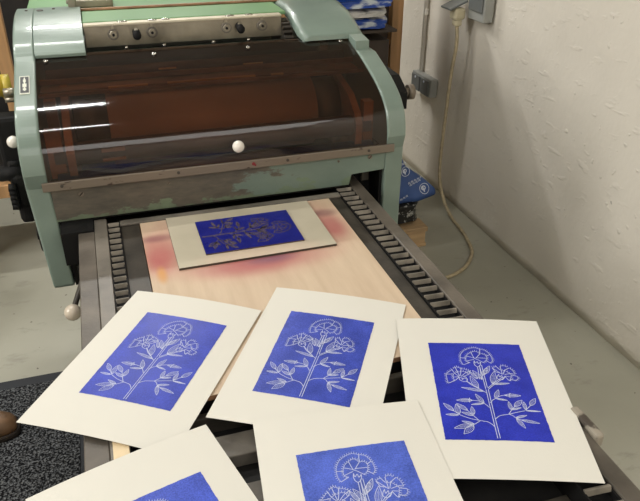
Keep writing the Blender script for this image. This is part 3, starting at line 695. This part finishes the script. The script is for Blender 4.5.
LAB = {'A': ('linocut print on cream paper overhanging the left edge of the press bed', (40, 58, 172), .5),
       'B': ('linocut print tucked under its neighbours in the middle of the fan, half on the plywood', (52, 70, 172), .6),
       'C': ('linocut print with the deepest blue, lying over the right rack of the press bed', (27, 42, 170), .45),
       'D': ('pale mottled blue linocut print at the bottom centre, overlapping two prints, stem out of view', (70, 92, 186), .6),  # paler blue holds surface sheen as well as thin ink
       'E': ('linocut print at the bottom left with just a corner of its blue in view', (58, 80, 186), .6)}
for n in order:
    cx, cy, th, ox, oy, zb, arc = SH[n]; c, s = math.cos(th), math.sin(th)
    def W(u, v, dz=0.): 
        x = cx+c*u-s*v; y = cy+s*u+c*v
        return Vector((x, y, sheet_z(n, x, y)+dz))
    mb = MB(); nu, nv = 44, 64
    g = [[mb.bm.verts.new(W(-PW/2+PW*i/nu, -PH/2+PH*j/nv)) for j in range(nv+1)] for i in range(nu+1)]
    for i in range(nu):
        for j in range(nv):
            f = mb.bm.faces.new((g[i][j], g[i+1][j], g[i+1][j+1], g[i][j+1]))
    base = (cx, cy, zb)
    o = mb.build('linocut_print', 'paper', None, loc=base); sd = o.modifiers.new('Solidify', 'SOLIDIFY'); sd.thickness = .0005; sd.offset = -1
    tag(o, LAB[n][0], 'art print', 'blue flower prints fanned out on the press bed')
    mk = ink('blue_block_ink_'+n.lower(), LAB[n][1], LAB[n][2], .42); mk.name = 'printed_blue_ink'
    mb = MB(); nu, nv = 40, 56; rr = random.Random(ord(n))
    def E(i, j):
        u = ox-BW/2+BW*i/nu; v = oy-BH/2+BH*j/nv
        if i in (0, nu): u += rr.uniform(-.0004, .0004)
        if j in (0, nv): v += rr.uniform(-.0004, .0004)
        return W(u, v, .0004)
    g = [[mb.bm.verts.new(E(i, j)) for j in range(nv+1)] for i in range(nu+1)]
    for i in range(nu):
        for j in range(nv):
            f = mb.bm.faces.new((g[i][j], g[i+1][j], g[i+1][j+1], g[i][j+1])); f.smooth = True
    art(mb.bm, lambda u, v: W(ox+u, oy+v, .0008), 1)
    mb.build('printed_image', [mk, 'cut'], o)['label'] = 'blue block with white carnation stem in thin white lines'

# ------------------------------------------------------------------ floor things
mb = MB().box(-1.5, -.235, .3, 2.05, .001, .009, mi=0, bev=.002)
fm = mb.build('floor_mat', 'carpet', None, loc=(-.8, 1.2, .001)); tag(fm, 'black carpeted floor mat on the grey concrete left of the press bed', 'floor mat')
mb = MB().box(-1.5, -.17, 2.05, 2.095, .001, .007, bev=.002); mb.box(-.2349, -.17, .3, 2.0499, .001, .007, bev=.002); mb.build('mat_border', 'matedge', fm)
def shoe():
    cx, cy = -.545, 1.83
    t = thing('shoe', (cx, cy, .0092), 'brown leather shoe, only its toe showing, on the black mat at the left edge', 'shoe')
    # outline in plan, toe pointing +x
    out = spl2([(-.20, .0), (-.19, .034), (-.13, .036), (-.04, .036), (.03, .048), (.08, .050), (.118, .030), (.128, 0), (.118, -.030), (.07, -.046), (.0, -.044), (-.08, -.036), (-.16, -.036), (-.19, -.03), (-.20, .0)], 4)[:-1]
    def L(mb, levels, mi):
        prev = None
        for z, k, sx in levels:
            ring = [mb.bm.verts.new((cx+(x if x < 0 else x*sx), cy+y*k, .0092+z+(0 if z < .03 else max(0, -x)*.22*(z/.07)))) for x, y in out]
            if prev:
                for i in range(len(ring)):
                    j = (i+1) % len(ring); f = mb.bm.faces.new((prev[i], prev[j], ring[j], ring[i])); f.smooth = True
            else: mb.bm.faces.new(ring[::-1])
            prev = ring
        mb.bm.faces.new(prev)
    mb = MB(); L(mb, [(0, 1.03, 1.02), (.006, 1.06, 1.04), (.016, 1.05, 1.03), (.02, 1.02, 1.01)], 0); mb.build('sole', 'sole', t)
    mb = MB(); L(mb, [(.0205, .97, .98), (.035, .98, .99), (.048, .92, .94), (.060, .78, .85), (.070, .55, .65), (.074, .30, .4)], 0); mb.build('upper', 'shoe', t)
    mb = MB().tube([(cx-.13, cy, .09), (cx-.135, cy, .14), (cx-.14, cy, .17)], .045, n=20); mb.build('ankle_collar', 'shoe', t)
shoe()

# pallet, bundle, blue bag by the right leg
t = thing('pallet', (1.1, 2.75, 0), 'pale wooden pallet on the floor under the black bundle and blue bag', 'pallet')
for z0, z1 in ((.082, .105),):
    for k in range(4): mb = MB().box(.85, 1.36, 2.55+k*.125, 2.65+k*.125, z0, z1, bev=.002); mb.build('deck_board', 'palewood', t)
for yb in (2.56, 2.93):
    for xb in (.86, 1.265): mb = MB().box(xb, xb+.09, yb, yb+.08, .0185, .0818, bev=.002); mb.build('pallet_block', 'palewood', t)
for yb in (2.555, 2.925): mb = MB().box(.85, 1.36, yb, yb+.09, 0, .018, bev=.002); mb.build('bottom_board', 'palewood', t)
def lump(name, pts_poly, y0, y1, mk, nz, amp, loc):
    """soft packet: polygon in XZ, bulged through its depth"""
    mb = MB(); rings = []; cx = sum(p[0] for p in pts_poly)/len(pts_poly); cz = sum(p[1] for p in pts_poly)/len(pts_poly)
    from mathutils import noise as mn
    for k in range(9):
        t = k/8; s = (1-abs(2*t-1)**4)**.35*.97+.03 if 0 < t < 1 else .72
        ring = []
        for x, z in spl2(pts_poly+[pts_poly[0]], 3)[:-1]:
            v = Vector((cx+(x-cx)*s, y0+(y1-y0)*t, cz+(z-cz)*s)); v += mn.noise_vector(v*nz)*amp + (Vector((mn.noise(v*5), mn.noise(v*6+Vector((3, 3, 3))), 0))*.03 if name == 'plastic_packet' else Vector((0, 0, 0)))
            ring.append(mb.bm.verts.new(v))
        if rings:
            for i in range(len(ring)):
                j = (i+1) % len(ring); f = mb.bm.faces.new((rings[-1][i], rings[-1][j], ring[j], ring[i])); f.smooth = True
        rings.append(ring)
    mb.bm.faces.new(rings[0][::-1]); mb.bm.faces.new(rings[-1]); bmesh.ops.recalc_face_normals(mb.bm, faces=mb.bm.faces[:])
    return mb.build(name, mk, None, loc=loc)
o = lump('wrapped_bundle', [(.90, .113), (1.32, .113), (1.345, .13), (1.34, .2), (1.325, .226), (.92, .226), (.89, .17)], 2.575, 2.95, 'bundle', 14, .008, (1.1, 2.7, .107)); tag(o, 'black speckled bundle between the pallet and the blue bag', 'bundle')
# blue bag: folded plastic with a drooping front flap facing the camera
def bag():
    mb = MB(); from mathutils import noise as mn
    A = [(.95, .50), (1.17, .50), (1.235, .445), (1.27, .375), (1.31, .345), (1.39, .285), (1.405, .262), (1.40, .243), (1.345, .235), (1.30, .226), (1.22, .226), (.95, .23)]
    # front skin: tilted back towards the top
    def pos(x, z, back=0.): 
        y = 2.60-(.49-z)*.10+(z-.23)*.25+back
        v = Vector((x*1.0-.008, y, z+.012)); return v+Vector((0, 1, 0))*mn.noise(v*13)*.014
    poly = spl2(A+[A[0]], 3)[:-1]
    fr = [mb.bm.verts.new(pos(x, z)) for x, z in poly]; bk = [mb.bm.verts.new(pos(x, z)+Vector((0, .16 if x < 1.3 else .09, 0))) for x, z in poly]
    cx, cz = 1.2, .34
    def fan(ring, back):
        prev = ring
        for s in (.85, .65, .42, .2):
            new = [mb.bm.verts.new(pos(cx+(x-cx)*s, cz+(z-cz)*s)+Vector((0, (back+.03*(1-s)) if back else -.018*(1-s**2), 0))) for x, z in poly]
            for i in range(len(new)):
                j = (i+1) % len(new); f = mb.bm.faces.new((prev[i], prev[j], new[j], new[i])); f.smooth = True
            prev = new
        mb.bm.faces.new(prev)
    fan(fr, 0); fan(bk, .14)
    for i in range(len(poly)):
        j = (i+1) % len(poly); f = mb.bm.faces.new((fr[i], fr[j], bk[j], bk[i])); f.smooth = True
    bmesh.ops.recalc_face_normals(mb.bm, faces=mb.bm.faces[:])
    o = mb.build('plastic_bag', 'bagblue', None, loc=(1.15, 2.65, .226)); tag(o, 'blue plastic bag with round white printed marks, folded on top of the black bundle', 'bag')
    # printing: rings with a letter, short lines of lettering
    def P(x, z): 
        s = max(abs(x-cx)/.2, abs(z-cz)/.13); v = pos(x, z); v.y -= .018*max(0, 1-min(1, s)**2)+.004; return v
    m2 = MB()
    def ring(c, r, w):
        n = 36; a = [m2.bm.verts.new(P(c[0]+math.cos(2*PI*k/n)*r, c[1]+math.sin(2*PI*k/n)*r)) for k in range(n)]
        b = [m2.bm.verts.new(P(c[0]+math.cos(2*PI*k/n)*(r-w), c[1]+math.sin(2*PI*k/n)*(r-w))) for k in range(n)]
        for k in range(n): m2.bm.faces.new((a[k], a[(k+1) % n], b[(k+1) % n], b[k]))
    def stroke(pts, w):
        n = len(pts); L_, R_ = [], []
        for i, p in enumerate(pts):
            a = Vector(pts[max(i-1, 0)]); b = Vector(pts[min(i+1, n-1)]); d = (b-a).normalized(); q = Vector((-d.y, d.x))*w/2
            L_.append(m2.bm.verts.new(P(p[0]+q.x, p[1]+q.y))); R_.append(m2.bm.verts.new(P(p[0]-q.x, p[1]-q.y)))
        for i in range(n-1): m2.bm.faces.new((L_[i], R_[i], R_[i+1], L_[i+1]))
    for c, k in (((1.346, .282), 1), ((1.256, .367), .95)):
        m2 = MB()
        ring(c, .0235*k, .0026)
        # the letter P, leaning
        def R2(x, z): a = .35; return (c[0]+(x*math.cos(a)-z*math.sin(a))*k, c[1]+(x*math.sin(a)+z*math.cos(a))*k)
        stroke([R2(-.005, -.013), R2(-.005, .012)], .006)
        stroke([R2(-.005+.010*math.cos(t)*.9+.002, .004+.008*math.sin(t)) for t in [i*2*PI/14 for i in range(15)]], .005)
        m2.build('round_mark', 'bagprint', o)['label'] = 'white letter P in a ring'
    rr = random.Random(2)
    for (x0, z0, n) in ((1.268, .312, 9), (1.275, .303, 8), (1.222, .247, 6), (1.24, .40, 3)):
        m2 = MB()
        for k in range(n):
            x = x0+k*.0072; z = z0+k*.0028; h = .0042
            stroke([(x, z-h), (x+.001, z+h)], .002); 
            if k % 2: stroke([(x, z-h), (x+.004, z-h+.001)], .0018)
            else: stroke([(x, z+h), (x+.004, z+h+.001)], .0018); stroke([(x+.004, z-h+.002), (x+.0045, z+h)], .0018)
        m2.build('lettering', 'bagprint', o)
bag()

# ------------------------------------------------------------------ wall fittings
mb = MB().cyl((1.683, 3.405, .60), (1.683, 3.405, 2.85), .011, n=16)
o = mb.build('conduit', 'conduit', None, loc=(1.683, 3.405, .60)); tag(o, 'white painted cable conduit running up the wall from the double socket', 'conduit')
mb = MB().box(1.675, 1.692, 3.39, 3.42, .9, .93); mb.build('conduit_clip', 'conduit', o)
t = thing('double_socket', (1.69, 3.33, .50), 'grey double socket box with two closed flaps at the foot of the conduit', 'wall socket')
mb = MB().box(1.650, 1.694, 3.215, 3.445, .503, .600, bev=.006); mb.build('socket_body', 'socket', t)
for a, b in ((3.228, 3.323), (3.333, 3.432)):
    mb = MB().box(1.640, 1.6495, a, b, .508, .590, bev=.004); fl = mb.build('flap', 'socket_dark', t)
    m2 = MB().ball((1.6395, (a+b)/2, .578), .007, sc=(.4, 1, 1)); m2.build('flap_pip', 'bagprint', fl)
t = thing('wall_socket', (1.69, 2.82, .97), 'grey wall socket at the top with its flap held open by a cream plug', 'wall socket')
mb = MB().box(1.640, 1.690, 2.745, 2.885, .978, 1.14, bev=.006); mb.build('socket_body', 'socket', t)
mb = MB().box(1.632, 1.6395, 2.755, 2.875, 1.02, 1.13, bev=.004); mb.build('socket_face', 'socket_dark', t)
R_ = Matrix.Rotation(math.radians(58), 3, 'Y')
mb = MB().box(1.545, 1.640, 2.885, 2.98, 1.030, 1.040, bev=.003, rot=Matrix.Rotation(math.radians(-22), 3, 'Y')); mb.build('flap', 'socket_dark', t)
t = thing('power_cable', (1.6, 2.88, 0), 'old cream power cable hanging from the wall socket and curling over the floor', 'cable')
mb = MB().box(1.575, 1.632, 2.885, 2.945, .968, 1.022, bev=.012); mb.box(1.585, 1.62, 2.89, 2.93, .94, .972, bev=.008); mb.build('plug', 'plug', t)
cp = [(1.602, 2.908, .945), (1.606, 2.90, .86), (1.602, 2.915, .72), (1.60, 2.925, .53), (1.60, 2.935, .32), (1.60, 2.925, .17), (1.61, 2.87, .06), (1.605, 2.76, .012), (1.595, 2.66, .009), (1.575, 2.55, .009), (1.538, 2.43, .009), (1.47, 2.34, .009), (1.40, 2.285, .009), (1.30, 2.25, .009), (1.15, 2.24, .009), (.98, 2.26, .009)]
mb = MB().tube(cp, .0085, n=10); mb.build('cord', 'cable', t)

# ------------------------------------------------------------------ background shelving (right)
t = thing('wooden_shelving', (1.2, 3.0, 0), 'pine shelving post and boards behind the press, beside the right wall', 'shelf')
mb = MB().box(1.452, 1.512, 3.31, 3.36, 0, 1.6, bev=.002); mb.build('post', 'wood', t)
mb = MB().box(.75, 1.29, 2.88, 3.35, .937, .95, bev=.002); mb.build('shelf_board', 'box', t)
mb = MB().box(.75, .80, 2.90, 2.95, 0, 1.5, bev=.002); mb.build('post', 'wood', t)
mb = MB().box(.75, 1.512, 3.361, 3.38, .2, 1.6, bev=.002); mb.build('back_panel', 'box', t)
o = MB().box(.80, 1.268, 2.91, 3.25, .42, .90, bev=.004).build('cardboard_box', 'box', None, loc=(1.06, 3.08, .42))
tag(o, 'dark brown box under the blue plastic packets behind the press', 'box')
o.location.z = .42
# the box sits on a lower board of the shelving
MB().box(.75, 1.27, 2.905, 3.35, .40, .42, bev=.002).build('shelf_board', 'wood', t)
def packet(x0, x1, z0, z1, mk, lab, y0=2.87, y1=3.30):
    cz = (z0+z1)/2
    o = lump('plastic_packet', [(x0, z0), (x1-.03, z0), (x1, cz), (x1-.025, z1), (x0, z1)], y0, y1, mk, 11, .008, ((x0+x1)/2, (y0+y1)/2, z0))
    tag(o, lab, 'packet', 'plastic-wrapped packets stacked on the shelf'); return o
packet(.86, 1.27, .953, .998, 'wrapblue', 'bright blue plastic packet at the bottom of the stack on the shelf')
packet(.86, 1.25, 1.006, 1.038, 'wrapwhite', 'whitish plastic packet in the middle of the stack on the shelf')
packet(.86, 1.265, 1.048, 1.088, 'wrapblue', 'upper blue plastic packet of the stack on the shelf')
packet(.86, 1.29, 1.098, 1.17, 'bundle', 'black packet lying on top of the blue plastic packets')

# left background
t = thing('wooden_rack', (-.6, 2.95, 0), 'wooden rack with a dark interior behind the left side of the press', 'shelf')
mb = MB().box(-.372, -.325, 2.88, 2.93, .36, 1.5, bev=.002); mb.build('post', 'wood', t)
for px_ in (-1.39, -.70): mb = MB().box(px_, px_+.047, 3.0, 3.05, 0, .36, bev=.002); mb.build('post', 'wood', t)
mb = MB().box(-1.4, -.373, 2.88, 3.4, .36, .415, bev=.002); mb.build('shelf_board', 'wood', t)
mb = MB().box(-1.4, -.18, 3.42, 3.44, .20, 1.5, bev=.002); mb.build('back_panel', 'dark', t)
mb = MB().box(-1.4, -.9, 3.0, 3.35, .415, .75, bev=.01); 
o = mb.build('storage_box', 'box', None, loc=(-1.15, 3.2, .415)); tag(o, 'dark storage box on the left wooden rack shelf', 'box')
o = lump('cloth_pile', [(-.85, .417), (-.40, .417), (-.385, .50), (-.42, .60), (-.8, .62)], 2.95, 3.3, 'dark', 9, .03, (-.6, 3.1, .417)); tag(o, 'dark pile of cloth on the lower shelf of the left wooden rack', 'cloth')
o = MB().prism([(-.257, 1.06), (-.225, 1.06), (-.228, 1.25), (-.29, 1.25)], 'y', 3.395, 3.41).build('paper_slip', 'pink', None, loc=(-.25, 3.4, 1.06)); tag(o, 'pale pink slip of paper at the top left behind the press', 'paper')

# ------------------------------------------------------------------ lights: ceiling tubes and added fill
def area(x, y, z, sx, sy, e, col, rot=(0, 0, 0)):
    l = bpy.data.lights.new('tube_and_fill_light', 'AREA'); l.shape = 'RECTANGLE'; l.size = sx; l.size_y = sy; l.energy = e; l.color = col
    o = bpy.data.objects.new('tube_and_fill_light', l); COL.objects.link(o); o.location = (x, y, z); o.rotation_euler = rot; return o
area(-.75, 2.83, 2.80, 1.5, .07, 15, (1, .985, .945))
area(-.75, 1.76, 2.80, 1.5, .07, 8, (1, .985, .945))
area(.3, -1.3, 2.80, 2.6, 1.9, 40, (1, .985, .945))  # added soft fill from the camera side, no real fitting
area(.2, 4.25, 2.70, 1.2, .1, 34, (1, .985, .945))  # added light at the back to brighten the far wall
area(-2.45, 1.2, 2.3, 3.2, .9, 100, (1, .985, .945), (0, math.radians(-75), 0))  # added side fill to lift the right wall, no real lamp there
w = bpy.data.worlds.new('room_air'); SC.world = w; w.use_nodes = True
w.node_tree.nodes['Background'].inputs[0].default_value = (1, .95, .88, 1); w.node_tree.nodes['Background'].inputs[1].default_value = .15
SC.view_settings.view_transform = 'Standard'; SC.view_settings.look = 'None'; SC.view_settings.exposure = 0.44; SC.view_settings.gamma = 1
